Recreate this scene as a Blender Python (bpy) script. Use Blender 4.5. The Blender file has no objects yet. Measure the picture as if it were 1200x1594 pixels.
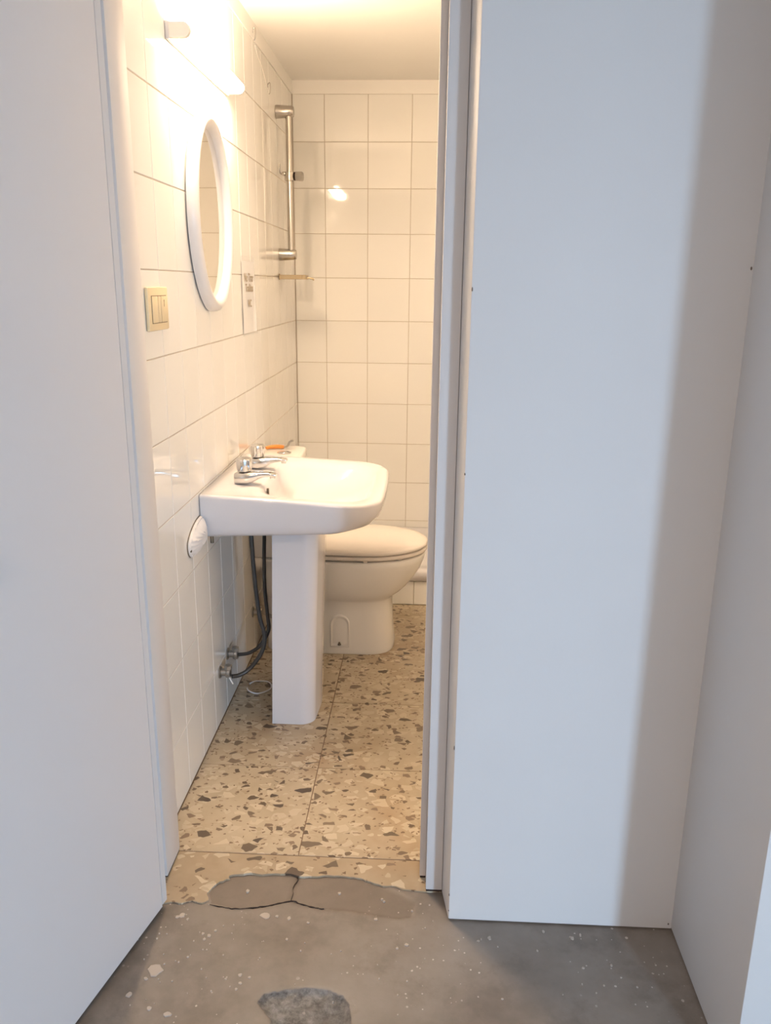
import bpy, bmesh, math, random
from mathutils import Vector, Matrix, noise
random.seed(7)
SC = bpy.context.scene
COL = SC.collection
PI = math.pi

# ------------------------------------------------------------------ camera
f_px, yaw, pit, rol = 1270.9959, math.radians(2.6495733), math.radians(15.57747451), math.radians(0.57612861)
fw = Vector((-math.sin(yaw)*math.cos(pit), math.cos(yaw)*math.cos(pit), -math.sin(pit)))
rt = Vector((math.cos(yaw), math.sin(yaw), 0)); up = rt.cross(fw)
r2 = rt*math.cos(rol)+up*math.sin(rol); u2 = -rt*math.sin(rol)+up*math.cos(rol)
cam_d = bpy.data.cameras.new('camera'); cam = bpy.data.objects.new('camera', cam_d); COL.objects.link(cam)
cam_d.sensor_fit = 'VERTICAL'; cam_d.sensor_height = 36.0; cam_d.lens = f_px*36/1594
cam_d.clip_start = 0.05
mw = Matrix.Identity(4)
for i, c in enumerate((r2, u2, -fw)):
    for j in range(3): mw[j][i] = c[j]
mw.translation = Vector((0.63214, -4.04589, 1.36693))
cam.matrix_world = mw
SC.camera = cam

# ------------------------------------------------------------------ world, daylight, exposure
w = bpy.data.worlds.new('world'); SC.world = w; w.use_nodes = True
w.node_tree.nodes['Background'].inputs[0].default_value = (0.62, 0.72, 0.9, 1)
w.node_tree.nodes['Background'].inputs[1].default_value = 0.6
SC.view_settings.view_transform = 'Standard'
SC.view_settings.look = 'None'
SC.view_settings.gamma = 1.0
SC.view_settings.use_curve_mapping = False
SC.view_settings.exposure = 0.0

def area(name, loc, target, sx, sy, power, color):
    d = bpy.data.lights.new(name, 'AREA'); d.shape = 'RECTANGLE'; d.size = sx; d.size_y = sy
    d.energy = power; d.color = color
    o = bpy.data.objects.new(name, d); COL.objects.link(o); o.location = loc
    o.rotation_euler = (Vector(target)-Vector(loc)).to_track_quat('-Z', 'Y').to_euler()
    return o
# daylight coming through the glazed doorway at the far end of the hall, behind the camera
area('daylight', (2.64, -7.17, 1.15), (2.64-.154, -7.17+.462, 1.15-.92), 0.28, 1.9, 198, (0.47, 0.71, 1.0))
# added warm fill under the hall ceiling, unseen, lifts the shaded walls
area('hall_fill', (0.35, -5.2, 2.44), (0.35, -5.2, 0), 0.5, 0.5, 33, (1.0, 0.78, 0.63))

# ------------------------------------------------------------------ materials
def mat(name, col, rough=0.5, metal=0.0, spec=0.5, coat=0.0):
    m = bpy.data.materials.new(name); m.use_nodes = True
    b = m.node_tree.nodes['Principled BSDF']
    b.inputs['Base Color'].default_value = (*col, 1); b.inputs['Roughness'].default_value = rough
    b.inputs['Metallic'].default_value = metal; b.inputs['Specular IOR Level'].default_value = spec
    b.inputs['Coat Weight'].default_value = coat
    return m
def N(m, t, **kw):
    n = m.node_tree.nodes.new(t)
    for k, v in kw.items(): setattr(n, k, v)
    return n
def L(m, a, b): m.node_tree.links.new(a, b)
def bsdf(m): return m.node_tree.nodes['Principled BSDF']
def mathn(m, op, a, b=None, c=None, clamp=False):
    n = N(m, 'ShaderNodeMath', operation=op); n.use_clamp = clamp
    for i, v in enumerate((a, b, c)):
        if v is None: continue
        if isinstance(v, (int, float)): n.inputs[i].default_value = v
        else: L(m, v, n.inputs[i])
    return n.outputs[0]
def mixc(m, fac, a, b):
    n = N(m, 'ShaderNodeMix', data_type='RGBA')
    if isinstance(fac, (int, float)): n.inputs[0].default_value = fac
    else: L(m, fac, n.inputs[0])
    for i, v in ((6, a), (7, b)):
        if isinstance(v, tuple): n.inputs[i].default_value = (*v, 1)
        else: L(m, v, n.inputs[i])
    return n.outputs[2]
def ramp(m, v, lo, hi):
    n = N(m, 'ShaderNodeMapRange'); n.inputs[1].default_value = lo; n.inputs[2].default_value = hi
    L(m, v, n.inputs[0]); return n.outputs[0]
def noisen(m, vec, scale, detail=3, rough=0.5):
    n = N(m, 'ShaderNodeTexNoise'); n.inputs['Scale'].default_value = scale
    n.inputs['Detail'].default_value = detail; n.inputs['Roughness'].default_value = rough
    L(m, vec, n.inputs['Vector']); return n.outputs[0]
def bump(m, h, strength, dist):
    n = N(m, 'ShaderNodeBump'); n.inputs['Strength'].default_value = strength; n.inputs['Distance'].default_value = dist
    L(m, h, n.inputs['Height']); L(m, n.outputs[0], bsdf(m).inputs['Normal'])
def geo(m): return N(m, 'ShaderNodeNewGeometry').outputs['Position']

def paint(name, col, rough=0.55, amt=0.03, b=0.15):
    m = mat(name, col, rough); p = geo(m)
    n = noisen(m, p, 3.0, 4)
    c2 = tuple(c*(1-amt*2.2) for c in col)
    L(m, mixc(m, n, col, c2), bsdf(m).inputs['Base Color'])
    bump(m, noisen(m, p, 160, 2), b, 0.0006)
    return m
M_wall = paint('hall_wall_paint', (0.78, 0.76, 0.74), 0.6)
M_bath = paint('bath_plaster', (0.91, 0.89, 0.85), 0.7)
M_door = paint('door_paint', (0.79, 0.745, 0.72), 0.45, 0.015, 0.05)
M_frame = paint('frame_paint', (0.76, 0.73, 0.71), 0.75, 0.02, 0.08); bsdf(M_frame).inputs['Specular IOR Level'].default_value = 0.2
M_chip = mat('chipped_paint', (0.20, 0.16, 0.13), 0.8)
M_dark = mat('dark_gap', (0.05, 0.035, 0.03), 0.9)
M_grout = mat('grout', (0.50, 0.43, 0.35), 0.9)
M_grout_f = mat('floor_grout', (0.22, 0.15, 0.10), 0.9)

M_tile = mat('wall_tile', (0.84, 0.82, 0.785), 0.045, spec=0.6)
oi = N(M_tile, 'ShaderNodeObjectInfo')
L(M_tile, mixc(M_tile, oi.outputs['Random'], (0.895, 0.88, 0.845), (0.865, 0.85, 0.81)), bsdf(M_tile).inputs['Base Color'])
bump(M_tile, noisen(M_tile, geo(M_tile), 9.0, 2), 0.15, 0.001)

M_cer = mat('white_ceramic', (0.665, 0.65, 0.665), 0.09, spec=0.6)
M_cer2 = mat('old_ceramic', (0.80, 0.78, 0.74), 0.12, spec=0.55)
M_seat = mat('seat_plastic', (0.76, 0.70, 0.64), 0.25)
M_chrome = mat('chrome', (0.66, 0.65, 0.64), 0.13, 1.0)
M_satin = mat('satin_chrome', (0.50, 0.47, 0.43), 0.27, 1.0)
M_steel = mat('worn_steel', (0.42, 0.40, 0.37), 0.38, 1.0)
M_hose = mat('hose_rubber', (0.055, 0.05, 0.045), 0.35, 0.3)
M_cream = mat('cream_plastic', (0.80, 0.66, 0.42), 0.35)
M_creamd = mat('cream_gap', (0.16, 0.10, 0.05), 0.8)
M_mirror = mat('mirror_glass', (0.86, 0.84, 0.80), 0.01, 1.0)
M_whitep = mat('white_plastic', (0.76, 0.74, 0.73), 0.3)
M_paper = mat('paper', (0.90, 0.88, 0.86), 0.5)
M_ink = mat('ink', (0.40, 0.33, 0.24), 0.7)
M_orange = mat('orange_handle', (0.72, 0.26, 0.05), 0.35)
M_brass = mat('worn_gilt_metal', (0.46, 0.37, 0.24), 0.3, 0.9)
M_soap = mat('soap', (0.86, 0.74, 0.50), 0.5)
M_bolt = mat('bolt', (0.20, 0.17, 0.13), 0.4, 0.8)

M_sleeve = mat('clear_sleeve', (0.95, 0.95, 0.95), 0.08)
bsdf(M_sleeve).inputs['Transmission Weight'].default_value = 0.0
bsdf(M_sleeve).inputs['Alpha'].default_value = 0.10

M_lamp = mat('lamp_diffuser', (1, 1, 1), 0.4)
bsdf(M_lamp).inputs['Emission Color'].default_value = (1.0, 0.745, 0.505, 1)
bsdf(M_lamp).inputs['Emission Strength'].default_value = 224.0
M_cap = mat('lamp_end_cap', (0.80, 0.76, 0.70), 0.4)

# terrazzo: stone chips set in a cement body
def terrazzo(name, body=(0.53, 0.445, 0.32), thin=0.0):
    m = mat(name, body, 0.32); oi = N(m, 'ShaderNodeObjectInfo')
    p = geo(m)
    add = N(m, 'ShaderNodeVectorMath', operation='MULTIPLY_ADD')
    cx = N(m, 'ShaderNodeCombineXYZ'); L(m, oi.outputs['Random'], cx.inputs[0]); L(m, oi.outputs['Random'], cx.inputs[1])
    L(m, cx.outputs[0], add.inputs[0]); add.inputs[1].default_value = (7.3, 3.1, 0); 
    warp = N(m, 'ShaderNodeTexNoise'); warp.inputs['Scale'].default_value = 45; warp.inputs['Detail'].default_value = 1
    L(m, p, warp.inputs['Vector'])
    wm = N(m, 'ShaderNodeVectorMath', operation='MULTIPLY_ADD'); L(m, warp.outputs['Color'], wm.inputs[0])
    wm.inputs[1].default_value = (0.012, 0.012, 0); L(m, p, wm.inputs[2])
    L(m, wm.outputs[0], add.inputs[2])
    vec = add.outputs[0]
    col = mixc(m, ramp(m, noisen(m, vec, 9, 4, 0.6), 0.3, 0.7), body, tuple(c*f for c, f in zip(body, (0.80, 0.77, 0.72))))
    col = mixc(m, ramp(m, noisen(m, p, 2.3, 4, 0.6), 0.50, 0.72), col, (0.36, 0.25, 0.15))
    def chips(scale, sel_lo, sel_hi, edge, c1, c2, off, col):
        mp = N(m, 'ShaderNodeMapping'); mp.inputs['Location'].default_value = (off, off*1.7, 0)
        mp.inputs['Rotation'].default_value = (0, 0, off)
        mp.inputs['Scale'].default_value = (1.0, 1.35, 0.0); L(m, vec, mp.inputs['Vector'])
        v = N(m, 'ShaderNodeTexVoronoi', voronoi_dimensions='2D', feature='F1'); v.inputs['Scale'].default_value = scale
        e = N(m, 'ShaderNodeTexVoronoi', voronoi_dimensions='2D', feature='DISTANCE_TO_EDGE'); e.inputs['Scale'].default_value = scale
        L(m, mp.outputs[0], v.inputs['Vector']); L(m, mp.outputs[0], e.inputs['Vector'])
        sp = N(m, 'ShaderNodeSeparateColor'); L(m, v.outputs['Color'], sp.inputs[0])
        s1 = mathn(m, 'GREATER_THAN', sp.outputs[0], sel_lo+(1-sel_lo)*thin); s2 = mathn(m, 'LESS_THAN', sp.outputs[0], sel_hi)
        # each chip keeps its own size
        lim = mathn(m, 'MULTIPLY_ADD', sp.outputs[1], 0.16, edge)
        inside = mathn(m, 'DIVIDE', mathn(m, 'SUBTRACT', e.outputs['Distance'], lim), 0.03, clamp=True)
        f = mathn(m, 'MULTIPLY', mathn(m, 'MULTIPLY', s1, s2), inside)
        return mixc(m, f, col, mixc(m, sp.outputs[2], c1, c2))
    col = chips(26, 0.62, 1.0, 0.06, (0.59, 0.505, 0.37), (0.53, 0.45, 0.33), 0.3, col)
    col = chips(44, 0.72, 1.0, 0.08, (0.42, 0.33, 0.22), (0.56, 0.49, 0.36), 1.3, col)
    col = chips(100, 0.86, 1.0, 0.10, (0.17, 0.11, 0.065), (0.30, 0.21, 0.13), 2.1, col)
    col = chips(46, 0.875, 1.0, 0.06, (0.11, 0.075, 0.05), (0.25, 0.18, 0.12), 3.7, col)
    col = chips(26, 0.85, 1.0, 0.10, (0.085, 0.06, 0.043), (0.22, 0.165, 0.11), 5.2, col)
    L(m, col, bsdf(m).inputs['Base Color'])
    L(m, mathn(m, 'MULTIPLY_ADD', noisen(m, p, 14, 3), 0.3, 0.22), bsdf(m).inputs['Roughness'])
    return m
M_terr = terrazzo('terrazzo')

def concrete(name):
    m = mat(name, (0.33, 0.29, 0.26), 0.6); p = geo(m)
    n1 = noisen(m, p, 3.2, 5, 0.6); n2 = noisen(m, p, 17, 5, 0.65)
    col = mixc(m, ramp(m, n1, 0.3, 0.7), (0.150, 0.122, 0.096), (0.285, 0.25, 0.215))
    col = mixc(m, mathn(m, 'MULTIPLY', ramp(m, n2, 0.42, 0.75), 0.40), col, (0.33, 0.28, 0.24))
    # cement patch at the threshold, darker
    at = N(m, 'ShaderNodeAttribute', attribute_name='cement'); wob = mathn(m, 'MULTIPLY', mathn(m, 'SUBTRACT', noisen(m, p, 60, 3), 0.5), 0.012)
    d = mathn(m, 'ADD', at.outputs['Fac'], wob)
    col = mixc(m, mathn(m, 'MULTIPLY', mathn(m, 'DIVIDE', d, 0.004, clamp=True), 0.75), col, mixc(m, n2, (0.135, 0.105, 0.08), (0.21, 0.17, 0.135)))
    ct = N(m, 'ShaderNodeAttribute', attribute_name='crack')
    ck = mathn(m, 'MULTIPLY', mathn(m, 'LESS_THAN', mathn(m, 'ADD', ct.outputs['Fac'], wob), 0.003), 0.15)
    col = mixc(m, ck, col, (0.06, 0.04, 0.03))
    hl = N(m, 'ShaderNodeAttribute', attribute_name='hollow')
    dh = mathn(m, 'DIVIDE', mathn(m, 'ADD', hl.outputs['Fac'], mathn(m, 'MULTIPLY', wob, 0.8)), 0.003, clamp=True)
    n3 = noisen(m, p, 45, 6, 0.75)
    col = mixc(m, dh, col, mixc(m, ramp(m, n3, 0.36, 0.68), (0.07, 0.065, 0.06), (0.29, 0.28, 0.265)))
    # white paint drips
    for sc, thr, rad, off in ((40, 0.90, 0.13, 0.0), (90, 0.90, 0.20, 9.1)):
        mp = N(m, 'ShaderNodeMapping'); mp.inputs['Location'].default_value = (off, off, 0); mp.inputs['Scale'].default_value = (1, 1, 0)
        L(m, p, mp.inputs['Vector'])
        v = N(m, 'ShaderNodeTexVoronoi', voronoi_dimensions='2D'); v.inputs['Scale'].default_value = sc
        L(m, mp.outputs[0], v.inputs['Vector'])
        sp = N(m, 'ShaderNodeSeparateColor'); L(m, v.outputs['Color'], sp.inputs[0])
        r = mathn(m, 'ADD', mathn(m, 'MULTIPLY', sp.outputs[1], rad), mathn(m, 'MULTIPLY', wob, 22))
        f = mathn(m, 'MULTIPLY', mathn(m, 'LESS_THAN', v.outputs['Distance'], r), mathn(m, 'GREATER_THAN', sp.outputs[0], thr))
        zone = ramp(m, noisen(m, p, 4.0, 2), 0.50, 0.58)
        f = mathn(m, 'MULTIPLY', f, zone)
        col = mixc(m, mathn(m, 'MULTIPLY', f, 0.85), col, (0.62, 0.56, 0.50))
    col = mixc(m, mathn(m, 'MULTIPLY', ramp(m, noisen(m, p, 8.0, 6, 0.7), 0.52, 0.72), 0.5), col, (0.115, 0.09, 0.07))
    L(m, col, bsdf(m).inputs['Base Color'])
    L(m, mathn(m, 'MULTIPLY_ADD', n2, 0.35, 0.33), bsdf(m).inputs['Roughness'])
    bump(m, mathn(m, 'ADD', n2, mathn(m, 'MULTIPLY', mathn(m, 'MULTIPLY', n3, dh), 2.5)), 0.35, 0.003)
    return m
M_conc = concrete('concrete')

# ------------------------------------------------------------------ mesh helpers
def tag(o, label=None, cat=None, group=None, kind=None):
    if label: o['label'] = label
    if cat: o['category'] = cat
    if group: o['group'] = group
    if kind: o['kind'] = kind
    return o
def wloc(p):
    v = Vector((0, 0, 0))
    while p: v += p.location; p = p.parent
    return v
def link(name, me, parent=None, loc=(0, 0, 0)):
    o = bpy.data.objects.new(name, me); COL.objects.link(o); o.location = loc
    if parent: o.parent = parent
    return o
def empty(name, loc, label, cat, group=None, kind=None):
    o = bpy.data.objects.new(name, None); COL.objects.link(o); o.location = loc; o.empty_display_size = 0.05
    return tag(o, label, cat, group, kind)
def finish(name, bm, m, parent=None, smooth=True, angle=35):
    """bmesh given in world coordinates -> one mesh object; origin at its parent (or at its own base centre)"""
    bmesh.ops.recalc_face_normals(bm, faces=bm.faces)
    if parent is not None:
        org = wloc(parent); loc = (0, 0, 0)
    else:
        xs = [v.co for v in bm.verts]
        lo = Vector([min(v[i] for v in xs) for i in range(3)]); hi = Vector([max(v[i] for v in xs) for i in range(3)])
        org = Vector(((lo.x+hi.x)/2, (lo.y+hi.y)/2, lo.z)); loc = org
    for v in bm.verts: v.co -= org
    me = bpy.data.meshes.new(name); 
    if smooth:
        for fc in bm.faces: fc.smooth = True
        for e in bm.edges:
            if len(e.link_faces) == 2 and e.calc_face_angle(0) > math.radians(angle): e.smooth = False
    bm.to_mesh(me); bm.free()
    me.materials.append(m)
    return link(name, me, parent, loc)
def rbox(bm, x0, x1, y0, y1, z0, z1, bev=0.0, seg=2):
    r = bmesh.ops.create_cube(bm, size=1.0)
    vs = r['verts']
    for v in vs:
        v.co = Vector((x0+(v.co.x+.5)*(x1-x0), y0+(v.co.y+.5)*(y1-y0), z0+(v.co.z+.5)*(z1-z0)))
    if bev > 0:
        es = list({e for v in vs for e in v.link_edges})
        bmesh.ops.bevel(bm, geom=es, offset=bev, segments=seg, profile=0.5, affect='EDGES')
    return bm
def box(name, x0, x1, y0, y1, z0, z1, m, parent=None, bev=0.0, seg=2):
    return finish(name, rbox(bmesh.new(), x0, x1, y0, y1, z0, z1, bev, seg), m, parent)
def loft(bm, rings, cap0=True, cap1=True):
    R = [[bm.verts.new(p) for p in r] for r in rings]; n = len(R[0])
    for a, b in zip(R, R[1:]):
        for i in range(n):
            j = (i+1) % n
            bm.faces.new((a[i], a[j], b[j], b[i]))
    if cap0: bm.faces.new(list(reversed(R[0])))
    if cap1: bm.faces.new(R[-1])
    return bm
def prism(bm, pts, z0, z1):
    return loft(bm, [[(x, y, z0) for x, y in pts], [(x, y, z1) for x, y in pts]])
def frame_of(d):
    d = Vector(d).normalized(); a = Vector((0, 0, 1)) if abs(d.z) < .9 else Vector((1, 0, 0))
    u = d.cross(a).normalized(); return u, d.cross(u).normalized()
def cyl(bm, a, b, r0, r1=None, n=20, cap=True):
    a, b = Vector(a), Vector(b); r1 = r0 if r1 is None else r1
    u, v = frame_of(b-a)
    ring = lambda c, r: [c+u*(r*math.cos(2*PI*i/n))+v*(r*math.sin(2*PI*i/n)) for i in range(n)]
    return loft(bm, [ring(a, r0), ring(b, r1)], cap, cap)
def lathe(bm, a, d, prof, n=24):
    """prof: list of (distance along d, radius)"""
    a = Vector(a); d = Vector(d).normalized(); u, v = frame_of(d)
    return loft(bm, [[a+d*t+u*(max(r, 1e-4)*math.cos(2*PI*i/n))+v*(max(r, 1e-4)*math.sin(2*PI*i/n)) for i in range(n)] for t, r in prof])
def spline(pts, k=8):
    P = [Vector(p) for p in pts]; P = [2*P[0]-P[1]]+P+[2*P[-1]-P[-2]]; out = []
    for i in range(1, len(P)-2):
        for s in range(k):
            t = s/k
            out.append(0.5*((2*P[i])+(P[i+1]-P[i-1])*t+(2*P[i-1]-5*P[i]+4*P[i+1]-P[i+2])*t*t+(3*P[i]-P[i-1]-3*P[i+1]+P[i+2])*t**3))
    out.append(P[-2]); return out
def tube(bm, pts, r, n=10, k=8):
    S = spline(pts, k) if k > 1 else [Vector(p) for p in pts]
    u = None; rings = []
    for i, p in enumerate(S):
        d = (S[min(i+1, len(S)-1)]-S[max(i-1, 0)]).normalized()
        if u is None: u, _ = frame_of(d)
        u = (u-d*u.dot(d)).normalized(); v = d.cross(u)
        rr = r(i/(len(S)-1)) if callable(r) else r
        rings.append([p+u*(rr*math.cos(2*PI*j/n))+v*(rr*math.sin(2*PI*j/n)) for j in range(n)])
    return loft(bm, rings)
def rrect(x0, x1, y0, y1, rb, rf, n=10, bow=0.0):
    """plan outline, corners rounded: rb at x0, rf at x1; bow pushes the x1 side out"""
    out = []
    for cx, cy, r, a0 in ((x0+rb, y0+rb, rb, PI), (x1-rf, y0+rf, rf, 1.5*PI), (x1-rf, y1-rf, rf, 0), (x0+rb, y1-rb, rb, .5*PI)):
        for i in range(n+1):
            a = a0+i/n*PI/2; out.append([cx+r*math.cos(a), cy+r*math.sin(a)])
    # extra points along the straight sides for smooth bows
    res = []; m = len(out)
    for i in range(m):
        a, b = out[i], out[(i+1) % m]; res.append(a)
        if i % (n+1) == n:
            for t in (0.2, 0.4, 0.6, 0.8): res.append([a[0]+(b[0]-a[0])*t, a[1]+(b[1]-a[1])*t])
    yc, h = (y0+y1)/2, (y1-y0)/2
    for p in res:
        s = max(0.0, (p[0]-x0)/(x1-x0)); p[0] += bow*(1-((p[1]-yc)/h)**2)*s
    return [(p[0], p[1]) for p in res]

# ------------------------------------------------------------------ the room shell
YH = -2.523      # hall face of the wall with the doorway
YB = -2.33       # its bathroom face
XR = 1.25        # bathroom right wall
wl = box('wall_left', -0.12, -0.0016, YB, 0.0, 0.0, 2.25, M_grout)
tag(wl, 'tiled left wall of the bathroom carrying the sink and mirror', 'wall', kind='structure')
wb = box('wall_back', -0.12, XR+.12, 0.0016, 0.12, 0.0, 2.25, M_grout)
tag(wb, 'tiled back wall of the bathroom behind the shower tray', 'wall', kind='structure')
wr = box('wall_right', XR+.0016, XR+.12, YB, 0.0, 0.0, 2.25, M_grout)
tag(wr, 'tiled right wall of the bathroom', 'wall', kind='structure')
for nm, p, a in (('plaster_band', wl, (-0.0016, 0.003, YB, 0.0)), ('plaster_band', wb, (0.003, XR-.003, -0.003, 0.0016)), ('plaster_band', wr, (XR-.003, XR+.0016, YB, 0.0))):
    box(nm, a[0], a[1], a[2], a[3], 2.1935, 2.25, M_bath, p)

tile_cache = {}
def tile_mesh(wd, ht, th=0.005):
    k = (round(wd, 4), round(ht, 4))
    if k not in tile_cache:
        bm = bmesh.new(); rbox(bm, -wd/2, wd/2, -th, 0, -ht/2, ht/2)
        es = [e for e in bm.edges if all(v.co.y > -1e-6 for v in e.verts)]
        bmesh.ops.bevel(bm, geom=es, offset=0.0013, segments=1, affect='EDGES')
        bmesh.ops.recalc_face_normals(bm, faces=bm.faces)
        me = bpy.data.meshes.new('tile'); bm.to_mesh(me); bm.free(); me.materials.append(M_tile); tile_cache[k] = me
    return tile_cache[k]
G = 0.0022
def tiles(parent, axis, sgn, plane, cuts, zc):
    """axis 'y': wall in the x=plane plane; face normal sgn"""
    pl = wloc(parent)
    for a, b in zip(cuts, cuts[1:]):
        for z1, z0 in zip(zc, zc[1:]):
            wd, ht = b-a-G, z1-z0-G
            if wd < .006 or ht < .006: continue
            c = (a+b)/2; z = (z0+z1)/2
            loc = (plane, c, z) if axis == 'y' else (c, plane, z)
            o = link('tile', tile_mesh(wd, ht), parent, Vector(loc)-pl)
            base = {('y', 1): -PI/2, ('y', -1): PI/2, ('x', -1): PI, ('x', 1): 0}[(axis, sgn)]
            o.rotation_euler = (random.gauss(0, .0007), 0, base+random.gauss(0, .0007))
zc = [2.194-.2*k for k in range(11)]+[0.002]
ly = [YB]+[-2.070+.1496*k for k in range(-1, 14)]+[-.0015]
tiles(wl, 'y', 1, 0.0, ly, zc)
bx = [0.0015]+[.1483+.2*k for k in range(6)]+[XR-.0015]
tiles(wb, 'x', -1, 0.0, bx, zc)
ry = [YB]+[-2.18+.2*k for k in range(11)]+[-.0015]
tiles(wr, 'y', -1, XR, ry, zc)

tag(box('ceiling', -0.12, XR+.12, YB, 0.12, 2.25, 2.37, M_bath), 'white ceiling of the bathroom, brightly lit above the lamp', 'ceiling', kind='structure')

# wall with the doorway (hall side painted)
DX0, DX1, DH = 0.012, 0.699, 2.06
tag(box('wall_front', -1.4, DX0, YH, YB, 0.0, 2.5, M_wall), 'white hall wall left of the doorway, behind the open door', 'wall', kind='structure')
bm = bmesh.new(); prism(bm, [(DX1, -2.44), (0.711, YH+.004), (0.7125, YH+.001), (0.716, YH), (1.203, YH), (1.203, -2.36), (1.37, -2.36), (1.37, YB), (DX1, YB)], 0.0, 2.5)
tag(finish('wall_front', bm, M_wall), 'white painted wall between the doorway and the right corner of the hall', 'wall', kind='structure')
tag(box('wall_front', DX0, DX1, YH, YB, DH, 2.5, M_wall), 'white hall wall above the doorway', 'wall', kind='structure')
wfr = COL.objects['wall_front.001']
bm = bmesh.new()
for x, y, z, h in ((.7135, YH+.0012, 1.36, .010), (.712, YH+.002, .062, .008), (.712, YH+.002, .020, .005), (.7115, YH+.0025, .43, .012), (.7125, YH+.0015, 1.02, .006), (1.196, YH-.0005, .012, .006), (1.199, YH-.0005, 1.40, .007)):
    bmesh.ops.create_icosphere(bm, subdivisions=1, radius=1, matrix=Matrix.Translation((x, y, z)) @ Matrix.Diagonal((.0017, .0017, h*.5, 1)))
tag(finish('paint_chips', bm, M_chip, wfr), kind='stuff')
# right side of the hall: projecting block whose end face catches the daylight
tag(box('wall_right', 1.203, 4.0, -2.89, -2.36, 0.0, 2.5, M_wall, bev=0.003), 'shaded white wall on the right of the hall, its lit end nearest the camera', 'wall', kind='structure')
tag(box('wall_right', 3.4, 3.52, -7.3, -2.89, 0.0, 2.5, M_wall), 'far right wall of the hall behind the camera', 'wall', kind='structure')
tag(box('wall_left', -1.52, -1.4, -7.3, YB, 0.0, 2.5, M_wall), 'left wall of the hall behind the open door', 'wall', kind='structure')
bk = empty('wall_back', (0.0, -7.3, 0.0), 'rear wall of the hall with a glazed doorway', 'wall', kind='structure')
box('panel', -1.4, 2.46, -7.42, -7.3, 0.0, 2.5, M_wall, bk); box('panel', 2.82, 3.4, -7.42, -7.3, 0.0, 2.5, M_wall, bk)
box('panel', 2.46, 2.82, -7.42, -7.3, 2.12, 2.5, M_wall, bk)
tag(box('ceiling', -1.52, 3.52, -7.42, YH, 2.5, 2.6, M_wall), 'white ceiling of the hall', 'ceiling', kind='structure')

# ------------------------------------------------------------------ floors
fl = box('floor', -0.05, XR, -2.335, 0.0, -0.10, -0.0015, M_grout_f)
tag(fl, 'bathroom floor of speckled terrazzo tiles', 'floor', kind='structure')
fx = [0.0, .345, .735, 1.125, XR]; fy = [-2.335, -1.953, -1.565, -1.18, -.79, -.4, -0.0]
for i, (a, b) in enumerate(zip(fx, fx[1:])):
    for j, (c, d) in enumerate(zip(fy, fy[1:])):
        bm = bmesh.new(); rbox(bm, a+.0013, b-.0013, c+.0013, d-.0013, -.012, 0.0)
        es = [e for e in bm.edges if all(v.co.z > -1e-5 for v in e.verts)]
        bmesh.ops.bevel(bm, geom=es, offset=0.0008, segments=1, affect='EDGES')
        o = finish('tile', bm, M_terr, fl)
# broken edge row of terrazzo in the doorway
edge = [(0.012, -2.337), (0.012, -2.505), (0.05, -2.515), (0.085, -2.507), (0.105, -2.512), (0.125, -2.500), (0.150, -2.508), (0.163, -2.498), (0.152, -2.478), (0.160, -2.455), (0.172, -2.436), (0.195, -2.424), (0.19, -2.416),
        (0.215, -2.409), (0.24, -2.402), (0.27, -2.407), (0.30, -2.401), (0.335, -2.399), (0.36, -2.408), (0.395, -2.406), (0.43, -2.400), (0.465, -2.399), (0.50, -2.405), (0.53, -2.414), (0.56, -2.428), (0.585, -2.425), (0.61, -2.437), (0.66, -2.440), (0.699, -2.437), (0.699, -2.337)]
pts = []
for a, b in zip(edge, edge[1:]+edge[:1]):
    pts.append(a)
    if a[1] < -2.34 and b[1] < -2.34:
        for t in (.33, .66): pts.append((a[0]+(b[0]-a[0])*t+random.uniform(-.0025, .0025), a[1]+(b[1]-a[1])*t+random.uniform(-.0025, .0025)))
bm = bmesh.new(); prism(bm, pts, -.02, -.0005)
es = [e for e in bm.edges if all(v.co.z > -.001 for v in e.verts) and all(v.co.y < -2.34 for v in e.verts)]
bmesh.ops.bevel(bm, geom=es, offset=0.0012, segments=1, affect='EDGES')
M_terr2 = terrazzo('terrazzo_worn', (0.44, 0.35, 0.24), 0.6)
tag(finish('trim_1', bm, M_terr2, smooth=False), 'broken strip of terrazzo across the doorway with a ragged edge', 'floor strip', kind='structure')

# hall floor: fine grid near the doorway, with the rough hollow cut into it
def seg_dist(p, a, b):
    a, b, p = Vector(a), Vector(b), Vector(p); ab = b-a; t = max(0, min(1, (p-a).dot(ab)/ab.dot(ab))); return (p-a-ab*t).length
def sdf(p, poly):
    d = min(seg_dist(p, poly[i], poly[(i+1) % len(poly)]) for i in range(len(poly))); ins = False
    for i in range(len(poly)):
        (x1, y1), (x2, y2) = poly[i], poly[(i+1) % len(poly)]
        if (y1 > p[1]) != (y2 > p[1]) and p[0] < (x2-x1)*(p[1]-y1)/(y2-y1)+x1: ins = not ins
    return d if ins else -d
CEM = [(0.158, -2.40), (0.155, -2.47), (0.168, -2.505), (0.22, -2.515), (0.278, -2.513), (0.345, -2.487), (0.41, -2.505), (0.50, -2.512), (0.60, -2.528), (0.63, -2.52), (0.64, -2.47), (0.56, -2.42), (0.50, -2.38), (0.17, -2.38)]
HOL = [(0.327, -2.762), (0.338, -2.742), (0.374, -2.730), (0.42, -2.722), (0.464, -2.723), (0.50, -2.738), (0.512, -2.757), (0.520, -2.80), (0.51, -2.87), (0.43, -2.90), (0.37, -2.86), (0.36, -2.80)]
CRK = [(0.165, -2.507), (0.22, -2.516), (0.262, -2.512), (0.30, -2.503), (0.352, -2.485), (0.375, -2.493), (0.41, -2.503), (0.43, -2.505)]
CRK2 = [(0.350, -2.487), (0.352, -2.462), (0.349, -2.44), (0.356, -2.415), (0.352, -2.40)]
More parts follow.
